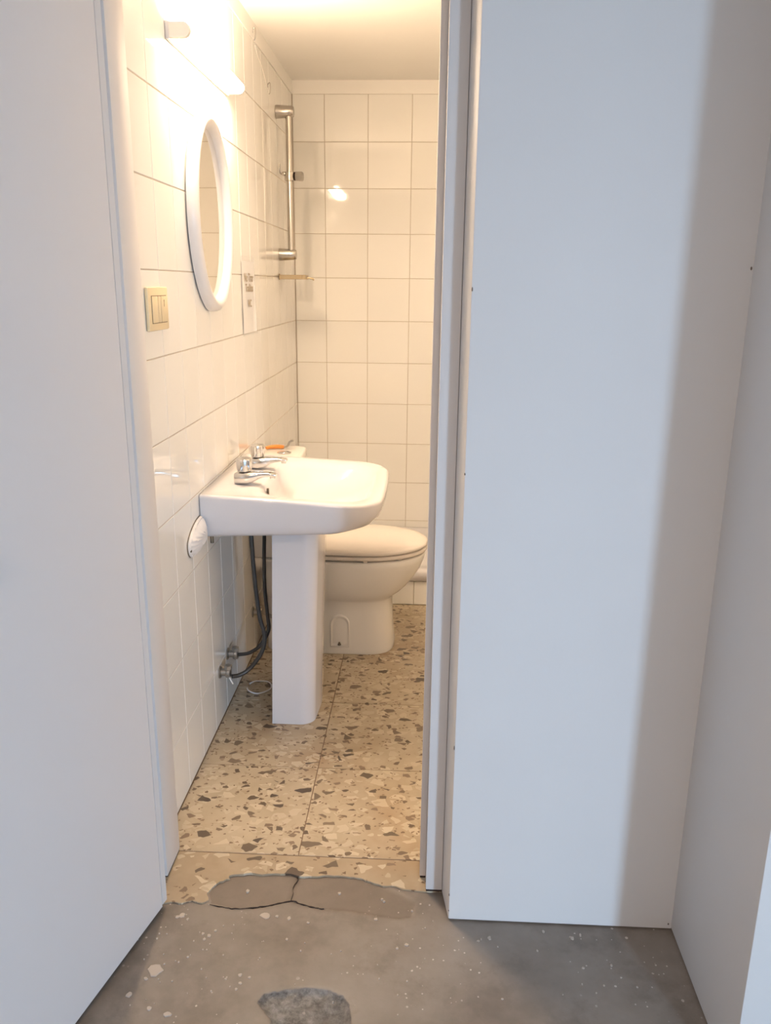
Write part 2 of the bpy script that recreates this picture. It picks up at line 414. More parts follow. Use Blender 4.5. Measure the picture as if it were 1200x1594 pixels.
bm = bmesh.new(); lc = bm.verts.layers.float.new('cement'); lh = bm.verts.layers.float.new('hollow'); lk = bm.verts.layers.float.new('crack')
xs = [-1.4, -.6, -.2]+[-.08+.0055*i for i in range(240)]+[1.8, 2.6, 3.4]; ys = [-7.42, -6, -5, -4, -3.4]+[-3.05+.0055*i for i in range(127)]+[-2.337]
grid = []
for y in ys:
    row = []
    for x in xs:
        v = bm.verts.new((x, y, 0)); c = h = -1.0; k = 1.0
        if .05 < x < .72 and y > -2.6:
            c = sdf((x, y), CEM); k = min(min(seg_dist((x, y), q[i], q[i+1]) for i in range(len(q)-1)) for q in (CRK, CRK2))
        if .25 < x < .6 and -2.97 < y < -2.65: h = sdf((x, y), HOL)
        v[lc] = c; v[lh] = h; v[lk] = k
        z = -.0045+noise.noise(Vector((x*4, y*4, 0)))*.0012
        if c > 0: z -= min(c/.004, 1)*.0018
        if h > 0: z += -min(h/.012, 1)*.007+noise.noise(Vector((x*60, y*60, 3)))*.0035*min(h/.01, 1)
        if k < .004: z -= .003*(1-k/.004)
        v.co.z = z; row.append(v)
    grid.append(row)
for a, b in zip(grid, grid[1:]):
    for i in range(len(a)-1): bm.faces.new((a[i], a[i+1], b[i+1], b[i]))
tag(finish('floor', bm, M_conc, angle=80), 'bare concrete hall floor with paint spots, cement patch and rough hollow', 'floor', kind='structure')

hall_floor = COL.objects['floor.001']
M_spot = mat('dried_paint', (0.47, 0.41, 0.35), 0.7)
spots = [(0.104, -2.697, .0155), (0.115, -2.545, .007), (0.13, -2.555, .0045), (0.105, -2.55, .004), (0.09, -2.72, .004), (0.07, -2.76, .007), (0.185, -2.408, .0), (0.30, -2.535, .010), (0.327, -2.535, .004), (0.355, -2.54, .006), (0.245, -2.46, .005), (0.12, -2.79, .005), (0.16, -2.80, .006), (0.175, -2.595, .004), (0.19, -2.60, .005), (0.182, -2.61, .004), (0.20, -2.585, .003), (0.46, -2.455, .004), (0.56, -2.468, .003), (0.565, -2.474, .003), (0.36, -2.60, .0035), (0.395, -2.63, .0025), (0.55, -2.53, .004), (0.62, -2.60, .004), (0.60, -2.61, .003), (0.28, -2.70, .004), (0.285, -2.72, .003), (0.30, -2.705, .003), (0.28, -2.735, .003), (0.16, -2.66, .003), (0.66, -2.55, .003), (0.63, -2.50, .0025), (0.67, -2.48, .0025), (0.40, -2.55, .003), (1.0, -2.55, .004), (0.98, -2.56, .005), (0.92, -2.545, .004), (1.05, -2.63, .0035), (0.99, -2.64, .0025), (0.90, -2.60, .003), (0.80, -2.57, .006), (0.775, -2.58, .003)]
rs = random.Random(3)
for _ in range(70): spots.append((rs.gauss(.2, .09) if rs.random() < .5 else rs.uniform(.1, 1.1), rs.gauss(-2.66, .08), rs.uniform(.0010, .0022)))
bm = bmesh.new()
for x, y, r in spots:
    if r <= 0 or y > -2.42: continue
    n = 10; el = rs.uniform(.6, 1.3)
    rr = [r*rs.uniform(.7, 1.2) for _ in range(n)]
    loft(bm, [[(x+q*k*el*math.cos(2*PI*i/n), y+q*k*math.sin(2*PI*i/n), z) for i, q in enumerate(rr)] for z, k in ((-.007, 1.0), (-.0032, 1.0), (-.0026, .85))])
tag(finish('paint_spots', bm, M_spot, hall_floor, smooth=False), kind='stuff')

# open cracks in the cement patch: thin dark slivers sunk in the floor
bm = bmesh.new(); rs = random.Random(11)
for q, wmx in ((CRK, .0008), (CRK2, .0004)):
    S = spline([(x, y, 0) for x, y in q], 7); A = []; B = []
    for i, p in enumerate(S):
        h = wmx*math.sin(PI*(i+.5)/len(S))**.5*rs.uniform(.35, 1.1); p = p+Vector((0, rs.uniform(-.0011, .0011), 0))
        o_ = Vector((0, h, 0)) if q is CRK else Vector((h, 0, 0))
        A.append(p-o_); B.append(p+o_)
    top = [bm.verts.new((p.x, p.y, -.0056)) for p in A], [bm.verts.new((p.x, p.y, -.0056)) for p in B]
    low = [bm.verts.new((p.x, p.y, -.010)) for p in A], [bm.verts.new((p.x, p.y, -.010)) for p in B]
    for v in top[0]+top[1]: v.co.z = -.0045+noise.noise(Vector((v.co.x*4, v.co.y*4, 0)))*.0012+.0004
    for i in range(len(A)-1):
        bm.faces.new((top[0][i], top[0][i+1], top[1][i+1], top[1][i])); bm.faces.new((low[0][i], low[0][i+1], top[0][i+1], top[0][i])); bm.faces.new((top[1][i], top[1][i+1], low[1][i+1], low[1][i]))
finish('crack', bm, M_dark, hall_floor, smooth=False)

# ------------------------------------------------------------------ door frame and open door
fr = empty('trim_2', (0.355, -2.385, 0.0), 'white painted wooden door frame around the bathroom doorway', 'door frame', kind='structure')
box('jamb', 0.6605, DX1-.0005, -2.442, -2.332, 0.006, DH-.001, M_frame, fr, bev=0.002)
box('stop_bead', 0.646, 0.6604, -2.397, -2.332, 0.006, DH-.04, M_frame, fr, bev=0.0015)
box('jamb', DX0+.0005, 0.034, -2.442, -2.332, 0.004, DH-.001, M_frame, fr, bev=0.002)
box('stop_bead', 0.0341, 0.047, -2.432, -2.332, 0.004, DH-.04, M_frame, fr, bev=0.0015)
box('head', 0.034, 0.6604, -2.442, -2.332, DH-.0395, DH-.001, M_frame, fr, bev=0.002)
for nm, a in (('frame_foot', (0.6615, 0.698, -2.440, -2.335, 0.0002, 0.0065)), ('frame_foot', (0.647, 0.660, -2.395, -2.335, 0.0002, 0.0065)), ('frame_foot', (0.014, 0.046, -2.430, -2.335, 0.0002, 0.0045))):
    box(nm, *a, M_dark, fr)

dr = empty('door_1', (0.066, -2.51, 0.0), 'white painted flush door standing open on the left', 'door', kind='structure')
hinge = Vector((0.0755, -2.516)); dd = Vector((-0.076, -0.330)).normalized(); nn = Vector((dd.y, -dd.x))   # nn points away from the camera side
if nn.x > 0: nn = -nn
def leafpts(s0, s1, t0, t1): return [tuple(hinge+dd*s0+nn*t0), tuple(hinge+dd*s1+nn*t0), tuple(hinge+dd*s1+nn*t1), tuple(hinge+dd*s0+nn*t1)]
bm = bmesh.new(); prism(bm, leafpts(0.024, 0.66, 0, 0.038), 0.012, 2.03)
bmesh.ops.bevel(bm, geom=list(bm.edges), offset=0.0025, segments=2, affect='EDGES'); finish('door_leaf', bm, M_door, dr)
bm = bmesh.new(); prism(bm, leafpts(0.0, 0.0238, 0.0022, 0.038), 0.012, 2.03)
bmesh.ops.bevel(bm, geom=list(bm.edges), offset=0.003, segments=2, affect='EDGES'); finish('edge_lipping', bm, M_frame, dr)
for z in (0.28, 1.05, 1.80):
    bm = bmesh.new(); p = hinge+dd*(-.004)+nn*.036; cyl(bm, (p.x, p.y, z), (p.x, p.y, z+.09), .006, n=12); finish('hinge', bm, M_steel, dr)
# lever handle near the free edge
hp = hinge+dd*.60
bm = bmesh.new(); a = hp-nn*.0; cyl(bm, (a.x, a.y, 1.03), (a.x-nn.x*.012, a.y-nn.y*.012, 1.03), .024, n=24); 
b = a-nn*.05; cyl(bm, (a.x, a.y, 1.03), (b.x, b.y, 1.03), .009, n=14); c = b-dd*.11
cyl(bm, (b.x, b.y, 1.03), (c.x, c.y, 1.03), .009, n=14); finish('handle', bm, M_steel, dr)

# ------------------------------------------------------------------ lamp
lp = empty('wall_lamp', (0.0, -1.61, 1.922), 'lit warm white strip lamp on the tiled wall above the oval mirror', 'lamp')
box('back_plate', 0.0008, 0.010, -1.9135, -1.307, 1.921, 1.961, M_whitep, lp, bev=0.002)
def stad(y, e=0.0):
    pr = [(0.0102, 1.925-e), (0.040, 1.925-e)]+[(0.043+(.0165+e)*math.sin(a), 1.9415-(.0165+e)*math.cos(a)) for a in [PI*i/12 for i in range(1, 12)]]+[(0.040, 1.958+e), (0.0102, 1.958+e)]
    return [(x, y, z) for x, z in pr]
bm = bmesh.new(); loft(bm, [stad(-1.900), stad(-1.318)]); finish('diffuser', bm, M_lamp, lp)
for a, b in ((-1.914, -1.9005), (-1.3175, -1.306)):
    bm = bmesh.new(); loft(bm, [stad(a, .0005), stad(b, .0012)]); finish('end_cap', bm, M_cap, lp)

# ------------------------------------------------------------------ oval mirror
MY, MZ, MA, MB = -1.612, 1.552, 0.207, 0.266
mi = empty('oval_mirror', (0.0, MY, MZ-MB), 'oval mirror in a rounded white plastic frame below the lamp', 'mirror')
bm = bmesh.new(); n = 96
prof = [(0.004, 0.0), (0.016, 0.0005), (0.026, 0.004), (0.0325, 0.012), (0.0335, 0.020), (0.030, 0.030), (0.022, 0.037), (0.014, 0.040), (0.006, 0.040)]
R = []
for i in range(n):
    a = 2*PI*i/n
    R.append([bm.verts.new((x, MY+(MA-s)*math.cos(a), MZ+(MB-s)*math.sin(a))) for x, s in prof])
for i in range(n):
    for k in range(len(prof)):
        l = (k+1) % len(prof); bm.faces.new((R[i][k], R[(i+1) % n][k], R[(i+1) % n][l], R[i][l]))
finish('frame', bm, M_whitep, mi, angle=60)
bm = bmesh.new(); loft(bm, [[(x, MY+(MA-.0398)*math.cos(2*PI*i/n), MZ+(MB-.0398)*math.sin(2*PI*i/n)) for i in range(n)] for x in (0.008, 0.012)])
finish('mirror_glass', bm, M_mirror, mi, smooth=False)

# ------------------------------------------------------------------ switch plate
sw = empty('light_switch', (0.0, -2.113, 1.257), 'cream plastic switch plate on the tiles left of the mirror', 'light switch')
box('plate', 0.0006, 0.009, -2.184, -2.040, 1.258, 1.356, M_cream, sw, bev=0.003)
box('module_frame', 0.0088, 0.0094, -2.164, -2.054, 1.2745, 1.337, M_creamd, sw)
box('rocker', 0.0092, 0.0112, -2.1625, -2.123, 1.276, 1.3355, M_cream, sw, bev=0.0012)
box('blank_module', 0.0092, 0.0111, -2.1195, -2.1010, 1.276, 1.3355, M_cream, sw, bev=0.001)
rk = box('rocker', 0.0092, 0.0112, -2.0975, -2.0555, 1.276, 1.3355, M_cream, sw, bev=0.0012)
bm = bmesh.new(); lathe(bm, (0.0111, -2.078, 1.325), (1, 0, 0), [(0, .0022), (.0004, .0022)], 10); rbox(bm, 0.0111, 0.0115, -2.0790, -2.0770, 1.311, 1.324); finish('bell_symbol', bm, M_creamd, rk, smooth=False)

# ------------------------------------------------------------------ shower rail, soap dish, hooks
sr = empty('shower_rail', (0.0, -0.43, 1.455), 'brushed steel shower rail with slider on the tiled wall by the corner', 'shower rail')
rail_x, rail_y = 0.055, -0.43
bm = bmesh.new(); cyl(bm, (rail_x-.002, rail_y, 1.487), (rail_x-.002, rail_y, 2.028), .0135, n=24); finish('rail', bm, M_satin, sr)
for z in (2.040, 1.485):
    bm = bmesh.new(); lathe(bm, (0.0008, rail_y, z), (1, 0, 0), [(0, .0255), (.004, .026), (.05, .0225), (.070, .021), (.0735, .0185), (.0745, .012)], 28); finish('bracket', bm, M_satin, sr)
bm = bmesh.new(); lathe(bm, (rail_x-.002, rail_y, 1.777), (0, 0, 1), [(0, .019), (.002, .021), (.034, .021), (.036, .019)], 28); sl = finish('slider', bm, M_satin, sr)
bm = bmesh.new(); cyl(bm, (0.0742, rail_y, 1.795), (0.0772, rail_y, 1.795), .017, n=20); finish('washer', bm, M_dark, sl)
bm = bmesh.new(); lathe(bm, (0.0774, rail_y, 1.795), (1, 0, 0), [(0, .018), (.001, .0195), (.026, .0205), (.032, .017), (.034, .010)], 6); finish('clamp_knob', bm, M_steel, sl, angle=20)
bm = bmesh.new(); lathe(bm, (0.035, rail_y-.004, 1.803), (-1, 0, .2), [(0, .008), (.008, .009), (.014, .006)], 14)
tube(bm, [(0.022, rail_y-.006, 1.803), (0.014, rail_y-.010, 1.806), (0.0125, rail_y-.014, 1.820), (0.012, rail_y-.014, 1.842)], .0032, 8, 5); finish('handset_holder', bm, M_satin, sl)

sd = empty('soap_dish', (0.0, -0.43, 1.380), 'small gilt metal soap dish on the wall under the shower rail', 'soap dish')
bm = bmesh.new(); y0, y1 = -.478, -.385
for a in ((0.0065, 0.011, y0, y1), (0.104, 0.118, y0, y1), (0.011, 0.104, y0, y0+.006), (0.011, 0.104, y1-.006, y1)): rbox(bm, a[0], a[1], a[2], a[3], 1.384, 1.402, .0012, 1)
rbox(bm, 0.011, 0.104, y0+.006, y1-.006, 1.384, 1.387); finish('tray', bm, M_brass, sd)
bm = bmesh.new(); rbox(bm, 0.0008, 0.0065, -.45, -.41, 1.382, 1.406, .001, 1); finish('wall_plate', bm, M_brass, sd)
box('soap', 0.034, 0.080, -.458, -.412, 1.3872, 1.3955, M_soap, sd, bev=.004)
bm = bmesh.new(); tube(bm, [(0.117, -.43, 1.390), (0.132, -.43, 1.389), (0.144, -.43, 1.386), (0.147, -.43, 1.380)], .0035, 8, 4); finish('drip_spout', bm, M_brass, sd)

def hook(y, z, lab):
    bm = bmesh.new(); cyl(bm, (0.0008, y, z), (0.003, y, z), .007, n=16)
    tube(bm, [(0.002, y, z+.004), (0.009, y, z+.010), (0.012, y, z+.004), (0.011, y, z-.022), (0.006, y, z-.030)], .0022, 8, 5)
    tag(finish('wall_hook', bm, M_steel), lab, 'hook', 'small hooks high on the left wall')
hook(-.868, 2.217, 'small metal hook high on the left wall nearest the lamp')
hook(-.601, 2.100, 'small metal hook on the left wall just above the shower rail')
bm = bmesh.new(); tube(bm, [(0.006, -.850, 2.176), (0.004, -.80, 2.155), (0.004, -.72, 2.135), (0.004, -.64, 2.095), (0.004, -.60, 2.078)], .0013, 6, 6)
tag(finish('thin_cord', bm, M_bath), 'thin pale cord running down the wall between the two hooks', 'cord')

# ------------------------------------------------------------------ notice in a plastic sleeve
nt = empty('paper_notice', (0.0, -1.08, 1.188), 'white paper notice in a clear plastic sleeve on the tiles', 'notice')
def curl(u, v): return 0.0022+0.006*max(0, u-.7)**2*9*(1-v)+0.0012*math.sin(v*7+u*3)**2
def sheet(name, y0, y1, z0, z1, off, m, th=.0004):
    bm = bmesh.new(); nu, nv = 14, 18; F = {}
    for s in (0, 1):
        for i in range(nu+1):
            for j in range(nv+1):
                u, v = i/nu, j/nv; F[s, i, j] = bm.verts.new((curl(u, v)+off+s*th, y0+(y1-y0)*u, z0+(z1-z0)*v))
    for i in range(nu):
        for j in range(nv):
            for s in (0, 1): bm.faces.new((F[s, i, j], F[s, i+1, j], F[s, i+1, j+1], F[s, i, j+1]))
    for i in range(nu):
        for j in (0, nv): bm.faces.new((F[0, i, j], F[0, i+1, j], F[1, i+1, j], F[1, i, j]))
    for j in range(nv):
        for i in (0, nu): bm.faces.new((F[0, i, j], F[0, i, j+1], F[1, i, j+1], F[1, i, j]))
    return finish(name, bm, m, nt)
sheet('paper', -1.182, -.985, 1.196, 1.440, 0.0, M_paper)
sheet('plastic_sleeve', -1.193, -.968, 1.188, 1.456, 0.0009, M_sleeve)
def text_mesh(s, size):
    cu = bpy.data.curves.new('txt', 'FONT'); cu.body = s; cu.size = size; cu.align_x = 'CENTER'; cu.extrude = .00015; cu.offset = size*.02
    o = bpy.data.objects.new('txt', cu); COL.objects.link(o); bpy.context.view_layer.update()
    me = bpy.data.meshes.new_from_object(o.evaluated_get(bpy.context.evaluated_depsgraph_get()))
    bpy.data.objects.remove(o); return me
for s, y, z, sz in (('No Tirar', -1.085, 1.372, .040), ('Toallitas', -1.080, 1.338, .037), ('WC', -1.080, 1.285, .036)):
    me = text_mesh(s, sz); me.materials.clear(); me.materials.append(M_ink)
    o = link('lettering', me, nt, Vector((0.0056, y, z))-wloc(nt)); o.rotation_euler = (PI/2, 0, PI/2)

# ------------------------------------------------------------------ sink
SY0, SY1, SYC = -1.832, -1.240, -1.566
sk = empty('sink', (0.0, SYC, 0.655), 'white ceramic washbasin with two chrome taps on the tiled wall', 'sink')
def zt(x): return 0.789-0.024*max(x, 0)/.45
def sring(x0, x1, y0, y1, rb, rf, zf, bow=.012): return [(x, y, zf(x, y)) for x, y in rrect(x0, x1, y0, y1, rb, rf, 10, bow)]
bm = bmesh.new(); rings = []
def zb(x, y): return 0.655+.018*x/.43
rings.append(sring(0.03, 0.36, -1.70, -1.43, .02, .06, lambda x, y: zb(x, y)+.012, 0))
rings.append(sring(0.003, 0.405, -1.800, -1.285, .01, .08, lambda x, y: zb(x, y)+.002, .01))
rings.append(sring(0.001, 0.440, -1.818, -1.268, .006, .09, lambda x, y: zb(x, y)+.004))
rings.append(sring(0.001, 0.478, -1.830, -1.257, .005, .10, lambda x, y: zb(x, y)+.016))
rings.append(sring(0.001, 0.498, -1.834, -1.252, .005, .105, lambda x, y: zb(x, y)+.034))
rings.append(sring(0.001, 0.507, -1.838, -1.248, .005, .105, lambda x, y: .5*(zb(x, y)+.034)+.5*(zt(x)-.02)))
rings.append(sring(0.001, 0.511, -1.839, -1.247, .005, .105, lambda x, y: zt(x)-.010))
rings.append(sring(0.001, 0.509, -1.838, -1.248, .005, .103, lambda x, y: zt(x)-.004))
rings.append(sring(0.002, 0.504, -1.834, -1.252, .005, .100, lambda x, y: zt(x)-.0005))
rings.append(sring(0.005, 0.498, -1.829, -1.243, .006, .097, lambda x, y: zt(x)))
rings.append(sring(0.012, 0.485, -1.818, -1.254, .02, .092, lambda x, y: zt(x)-.002))
rings.append(sring(0.140, 0.474, -1.792, -1.280, .10, .090, lambda x, y: zt(x)-.003))
rings.append(sring(0.150, 0.466, -1.780, -1.292, .11, .095, lambda x, y: zt(x)-.008))
rings.append(sring(0.158, 0.455, -1.764, -1.308, .12, .10, lambda x, y: zt(x)-.026))
rings.append(sring(0.164, 0.438, -1.744, -1.328, .12, .11, lambda x, y: zt(x)-.056))
rings.append(sring(0.175, 0.410, -1.705, -1.367, .11, .11, lambda x, y: .700, .008))
rings.append(sring(0.195, 0.360, -1.65, -1.422, .08, .08, lambda x, y: .680, .004))
rings.append(sring(0.235, 0.300, -1.59, -1.492, .03, .03, lambda x, y: .672, 0))
loft(bm, rings, True, True)
bowl = finish('bowl', bm, M_cer, sk, angle=70)
bm = bmesh.new(); lathe(bm, (0.268, -1.54, 0.6722), (0, 0, 1), [(0, .022), (.002, .022), (.003, .016)], 24); finish('drain', bm, M_chrome, sk)
box('overflow_slot', 0.1585, 0.1655, -1.655, -1.647, 0.742, 0.765, M_bolt, sk, bev=.001)
for y, x in ((-1.790, .020), (-1.66, .022)):
    bm = bmesh.new(); cyl(bm, (x, y, .632), (x, y, .656), .0055, n=12); finish('mounting_bolt', bm, M_bolt, sk)
def tap(x, y, rot):
    z0 = zt(x)-.0005
    mx = Matrix.Translation((x, y, z0)) @ Matrix.Rotation(rot, 4, 'Z')
    bm = bmesh.new()
    secs = [(-.031, .006, .026, .010), (-.029, .001, .031, .016), (-.022, 0, .034, .022), (-.008, 0, .036, .0255), (.006, 0, .037, .026), (.018, .001, .037, .0245), (.030, .007, .037, .022), (.042, .015, .037, .019), (.058, .021, .037, .0165), (.078, .024, .036, .0145), (.092, .0245, .034, .0135), (.098, .025, .031, .011)]
    rings = []
    for sx, a, b, h in secs:
        zc_, hz = (a+b)/2, (b-a)/2; r = []
        for i in range(20):
            t = 2*PI*i/20; c, s = math.cos(t), math.sin(t); e = .55
            r.append(mx @ Vector((sx, h*math.copysign(abs(c)**e, c), zc_+hz*math.copysign(abs(s)**e, s))))
        rings.append(r)
    loft(bm, rings); cyl(bm, mx @ Vector((.086, 0, .026)), mx @ Vector((.086, 0, .018)), .0085, n=16)
    t = finish('tap', bm, M_chrome, sk, angle=50)
    bm = bmesh.new(); n = 32; rings = []
    for z, r, fl_ in ((.0375, .019, 0), (.040, .0215, .0), (.044, .0222, .10), (.060, .0235, .16), (.070, .0240, .14), (.0745, .0235, .05), (.0775, .021, 0), (.079, .013, 0)):
        rings.append([mx @ Vector(((r*(1-fl_*max(0, math.cos(8*a)))*math.cos(a)), r*(1-fl_*max(0, math.cos(8*a)))*math.sin(a), z)) for a in [2*PI*i/n for i in range(n)]])
    loft(bm, rings); k = finish('tap_knob', bm, M_chrome, t, angle=28)
tap(0.095, -1.665, -.05); tap(0.092, -1.452, -.02)

# pedestal: open-backed half column
pd_o = [(0.166, -1.715), (0.256, -1.715)]+[(0.256+.046*math.sin(a), -1.669-.046*math.cos(a)) for a in [PI/2*i/8 for i in range(1, 9)]]+[(0.306, -1.60), (0.308, -1.566), (0.306, -1.532)]
pd_o += [(0.256+.046*math.cos(a), -1.463+.046*math.sin(a)) for a in [PI/2*i/8 for i in range(0, 9)]]+[(0.166, -1.417)]
pd_i = [(0.166, -1.431), (0.252, -1.431), (0.284, -1.47), (0.290, -1.566), (0.284, -1.66), (0.252, -1.701), (0.166, -1.701)]
bm = bmesh.new()
def ped(z, s, dx): return [((x-.166)*s+.166+dx, (y-SYC)*(.985+.015*s)+SYC, z) for x, y in pd_o+pd_i]
loft(bm, [ped(.0005, 1.0, 0), ped(.02, .99, .001), ped(.3, .985, .008), ped(.6, 1.0, .016), ped(.667, 1.01, .017)], True, True)
tag(finish('sink_pedestal', bm, M_cer, angle=40), 'white ceramic pedestal standing on the terrazzo under the washbasin', 'pedestal')

# white fan-shaped wrinkled cover beside the sink's lower back corner
cv = empty('pipe_cover', (0.0, -1.90, .642), 'wrinkled white fan-shaped cover on the wall at the back corner of the washbasin', 'cover')
# outline measured on the wall (y, z), hub at the sink's corner
fan = [(-1.842, .728), (-1.868, .727), (-1.900, .722), (-1.930, .712), (-1.955, .700), (-1.972, .686), (-1.974, .668), (-1.966, .652), (-1.950, .640), (-1.925, .640), (-1.900, .645), (-1.872, .652), (-1.845, .658)]
hub = (-1.852, .676)
fan = [(p.y, p.z) for p in spline([(0, a_, b_) for a_, b_ in fan], 4)]
bm = bmesh.new(); rings = []
for s_, x in ((1.0, .0008), (1.0, .006), (.96, .010), (.90, .0085), (.86, .012), (.70, .018), (.45, .023), (.15, .024)):
    rings.append([(x+(.0016*math.sin(k*1.7+s_*9) if .2 < s_ < .95 else 0), hub[0]+(a_-hub[0])*s_, hub[1]+(b_-hub[1])*s_) for k, (a_, b_) in enumerate(fan)])
loft(bm, rings, True, True); finish('shell', bm, M_whitep, cv, angle=35)
bm = bmesh.new(); tube(bm, [(.0015, a_, b_) for a_, b_ in fan[::3]], .0016, 6, 3); finish('dark_outline', bm, M_bolt, cv)  # dark tube standing in for the shaded gap round the cover's edge
bm = bmesh.new(); lathe(bm, (.006, -1.967, .664), (1, 0, 0), [(0, .004), (.004, .004), (.005, .002)], 10); finish('screw', bm, M_bolt, cv)

# ------------------------------------------------------------------ valves and hoses
def valve(y, z, lab, grp, handle=True):
    e = empty('stop_valve', (0.0, y, z), lab, 'valve', 'stop valves low on the left wall')
    bm = bmesh.new(); lathe(bm, (0.0008, y, z), (1, 0, 0), [(0, .020), (.003, .020), (.006, .012), (.022, .012), (.024, .014), (.034, .014), (.036, .010)], 20); finish('valve_body', bm, M_steel, e)
    bm = bmesh.new(); lathe(bm, (0.028, y, z), (0, 0, 1), [(-.016, .009), (-.014, .010), (.012, .010), (.014, .013), (.024, .013), (.026, .009)], 6); finish('hex_nut', bm, M_steel, e, angle=20)
    if handle:
        bm = bmesh.new(); cyl(bm, (0.030, y-.004, z-.013), (0.044, y-.010, z-.035), .0028, .0022, 10); finish('lever', bm, M_whitep, e)
    return e
valve(-1.705, .172, 'old metal stop valve on the left wall nearest the doorway', None)
valve(-1.600, .186, 'old metal stop valve just behind the nearest one under the washbasin', None, False)
valve(-1.196, .166, 'old metal stop valve by the toilet beyond the hoses', None, False)
bm = bmesh.new(); tube(bm, [(0.106, -1.655, .660), (0.108, -1.66, .603), (0.111, -1.66, .52), (0.116, -1.66, .44), (0.125, -1.66, .347), (0.139, -1.66, .281), (0.128, -1.665, .225), (0.090, -1.675, .172), (0.060, -1.69, .156), (0.0385, -1.703, .157)], .0068, 12, 8)
h1 = tag(finish('water_hose', bm, M_hose), 'dark flexible water hose hanging in front, ending at the nearest valve', 'hose', 'water hoses under the washbasin')
bm = bmesh.new(); tube(bm, [(0.116, -1.50, .660), (0.118, -1.51, .58), (0.119, -1.53, .50), (0.124, -1.56, .40), (0.135, -1.58, .31), (0.138, -1.59, .27), (0.112, -1.597, .220), (0.075, -1.60, .192), (0.0385, -1.60, .184)], .0062, 12, 8)
h2 = tag(finish('water_hose', bm, M_hose), 'dark flexible water hose hanging behind, ending at the second valve', 'hose', 'water hoses under the washbasin')
# white ring on the floor
bm = bmesh.new(); tube(bm, [(0.077+.042*math.cos(a), -1.478+.046*math.sin(a), .0030+.002*math.sin(a*2)**2) for a in [2*PI*i/28-2.9 for i in range(26)]], .0024, 8, 2)
tag(finish('plastic_ring', bm, M_whitep), 'thin white plastic ring lying on the terrazzo left of the pedestal', 'ring')

# ------------------------------------------------------------------ toilet
TY = -1.052
to = empty('toilet', (0.36, TY, 0.0), 'white ceramic toilet with closed lid between washbasin and shower tray', 'toilet')
def tring(x0, x1, hw, z, rb=.03, e=2.3, n=64, xm=None):
    """D plan: straight sides then an elliptical front"""
    xm = xm if xm is not None else x1-min(hw*1.25, (x1-x0)*.6); out = []
    for i in range(n):
        t = 2*PI*i/n; c, s = math.cos(t), math.sin(t)
        if c >= 0: x = xm+(x1-xm)*abs(c)**(2/e); 
        else: x = xm-(xm-x0)*abs(c)**(2/6.0)
        ex = 2/e if c >= 0 else 2/6.0
        out.append((x, TY+hw*math.copysign(abs(s)**ex, s), z))
    return out
bm = bmesh.new()
loft(bm, [tring(.04, .533, .136, .001, e=3.2, xm=.40), tring(.04, .535, .137, .006, e=3.2, xm=.40), tring(.04, .533, .135, .02, e=3.2, xm=.40), tring(.04, .528, .129, .08, e=3.0, xm=.40), tring(.04, .524, .124, .16, e=3.0, xm=.39),
          tring(.04, .524, .122, .205, e=2.8, xm=.38), tring(.04, .534, .130, .216, e=2.6, xm=.37), tring(.04, .560, .149, .234, e=2.4, xm=.37), tring(.04, .582, .158, .256, e=2.4, xm=.37), tring(.04, .606, .167, .285, e=2.3, xm=.38), tring(.04, .632, .177, .325, e=2.2, xm=.39), tring(.04, .645, .181, .360, e=2.2, xm=.40),
          tring(.03, .648, .182, .378, e=2.2, xm=.40), tring(.03, .644, .179, .384, e=2.2, xm=.40), tring(.03, .63, .168, .386, e=2.2, xm=.40)])
bowl = finish('bowl', bm, M_cer2, to, angle=60)
# arched bolt recess on the near side of the foot (raised lip with a hollow)
nb = bmesh.new(); outl = [(.297, .034), (.363, .034)]+[(.330+.033*math.cos(a), .118+.033*math.sin(a)) for a in [PI*i/12 for i in range(0, 13)]]
def yo(x, z): return TY-(.1365-.0075*min(1, z/.08) if z < .08 else .129-.005*(z-.08)/.08)-.0004
cx_, cz_ = .330, .09
rings = []
for s, d in ((1.14, -.002), (1.09, .0030), (1.03, .0037), (.96, .0025), (.90, .0004), (.80, .0002)):
    rings.append([(cx_+(x-cx_)*s, yo(x, z)-d, cz_+(z-cz_)*s) for x, z in outl])
loft(nb, rings, False, True); finish('bolt_recess', nb, M_cer2, bowl, angle=70)
nb = bmesh.new(); lathe(nb, (.329, TY-.140, .040), (0, 0, 1), [(0, .0065), (.004, .0065), (.006, .004), (.010, .004), (.012, .002)], 12); finish('bolt', nb, M_bolt, bowl)
# seat and lid
def lidr(x0, x1, hw, z): return tring(x0, x1, hw, z, e=2.05, xm=.42)
bm = bmesh.new(); loft(bm, [lidr(.215, .652, .180, .3925), lidr(.212, .656, .184, .396), lidr(.212, .656, .184, .404), lidr(.215, .653, .181, .4075)]); finish('seat', bm, M_seat, to, angle=60)
bm = bmesh.new(); loft(bm, [lidr(.215, .653, .182, .4115), lidr(.211, .657, .186, .415), lidr(.211, .657, .186, .422), lidr(.215, .652, .182, .4265), lidr(.235, .63, .165, .4295), lidr(.30, .55, .10, .4310)]); finish('lid', bm, M_seat, to, angle=60)
for x, y in ((.35, -.160), (.43, -.175), (.555, -.135)):
    bm = bmesh.new(); rbox(bm, x-.007, x+.007, TY+y-.005, TY+y+.012, .386, .3925, .001, 1); finish('bumper', bm, M_seat, to)
for y in (-.075, .075):
    bm = bmesh.new(); cyl(bm, (.208, TY+y-.018, .404), (.208, TY+y+.018, .404), .011, n=16); rbox(bm, .2, .216, TY+y-.012, TY+y+.012, .386, .396); finish('hinge', bm, M_seat, to)
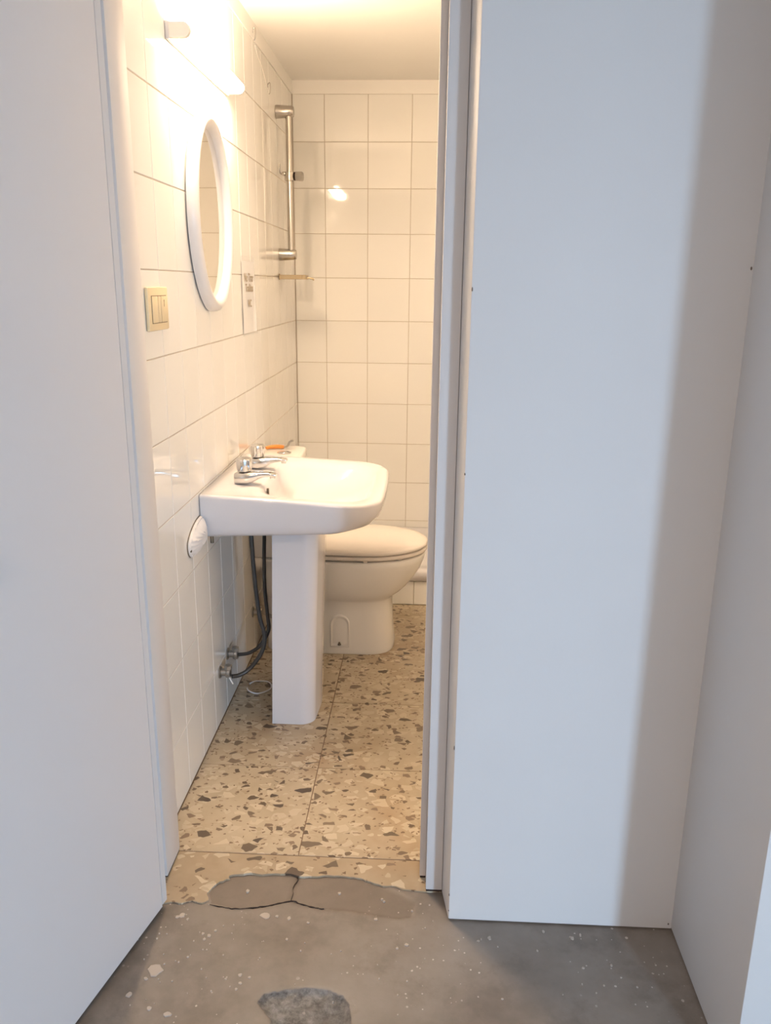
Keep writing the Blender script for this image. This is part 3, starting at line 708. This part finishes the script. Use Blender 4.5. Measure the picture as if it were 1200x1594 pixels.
ci = finish('cistern', loft(bmesh.new(), [[(x, y, z) for x, y in rrect(.004+d, .163-d+e2, TY-.165+d, TY+.188-d, .012, .03, 6, .006)] for z, d, e2 in ((.388, .012, -.01), (.395, .004, -.005), (.45, .001, 0), (.712, 0, .003), (.7125, -.004, .003), (.738, -.004, .003), (.7435, 0, .003), (.745, .006, .003))]), M_cer2, to, angle=50)
bm = bmesh.new(); lathe(bm, (.104, TY+.035, .7448), (0, 0, 1), [(0, .027), (.003, .027), (.0035, .022), (.005, .021), (.0055, .006)], 28); finish('flush_button', bm, M_chrome, ci, angle=30)

bm = bmesh.new(); tube(bm, [(0.046, -1.20, .166), (0.07, -1.212, .160), (0.10, -1.217, .163), (0.122, -1.218, .20), (0.126, -1.220, .27)], .007, 12, 8)
finish('supply_pipe', bm, M_steel, to)

# scraper lying on the cistern
sc_ = empty('scraper', (0.095, -.935, .7455), 'small tool with an orange handle and bent metal blade on the cistern', 'tool')
bm = bmesh.new(); tube(bm, [(0.024, -.965, .7535), (0.040, -.955, .7550), (0.065, -.945, .7550), (0.085, -.937, .7530), (0.090, -.935, .7525)], lambda t: .0075*(.75+.35*math.sin(PI*min(1, t*1.05))), 12, 5); finish('handle', bm, M_orange, sc_)
bm = bmesh.new(); q = [((.088, .7525), .007), ((.098, .7530), .008), ((.107, .760), .010), ((.114, .774), .011), ((.127, .781), .011)]
loft(bm, [[(x-.0040, -.935-h, z+.002), (x+.0040, -.935-h, z-.0015), (x+.0040, -.935+h, z-.0015), (x-.0040, -.935+h, z+.002)] for (x, z), h in q]); finish('blade', bm, M_steel, sc_, smooth=False)

# ------------------------------------------------------------------ shower tray
st = empty('shower_tray', (0.62, -0.335, 0.0), 'white ceramic shower tray on a tiled base at the back wall', 'shower tray')
bm = bmesh.new(); rbox(bm, .002, XR-.002, -.6655, -.003, .001, .111); finish('base', bm, M_grout, st, smooth=False)
def tr(x0, x1, y0, y1, r, z): return [(x, y, z) for x, y in rrect(x0, x1, y0, y1, r, r, 6)]
bm = bmesh.new(); loft(bm, [tr(.004, XR-.004, -.672, -.004, .02, .1125), tr(.002, XR-.002, -.680, -.002, .03, .118), tr(.002, XR-.002, -.682, -.002, .03, .150), tr(.004, XR-.004, -.678, -.004, .03, .160), tr(.012, XR-.012, -.668, -.012, .03, .1645), tr(.05, XR-.05, -.625, -.05, .05, .1635), tr(.062, XR-.062, -.612, -.062, .06, .150), tr(.08, XR-.08, -.595, -.08, .07, .125), tr(.3, XR-.3, -.45, -.2, .07, .120)])
finish('basin', bm, M_cer, st, angle=60)
tx = [0.004]+[.204+.2*k for k in range(6)]+[XR-.004]
for a, b in zip(tx, tx[1:]):
    if b-a < .01: continue
    o = link('tile', tile_mesh(b-a-G, .107), st, Vector(((a+b)/2, -.6705, .0565))-wloc(st)); o.rotation_euler = (0, 0, PI)
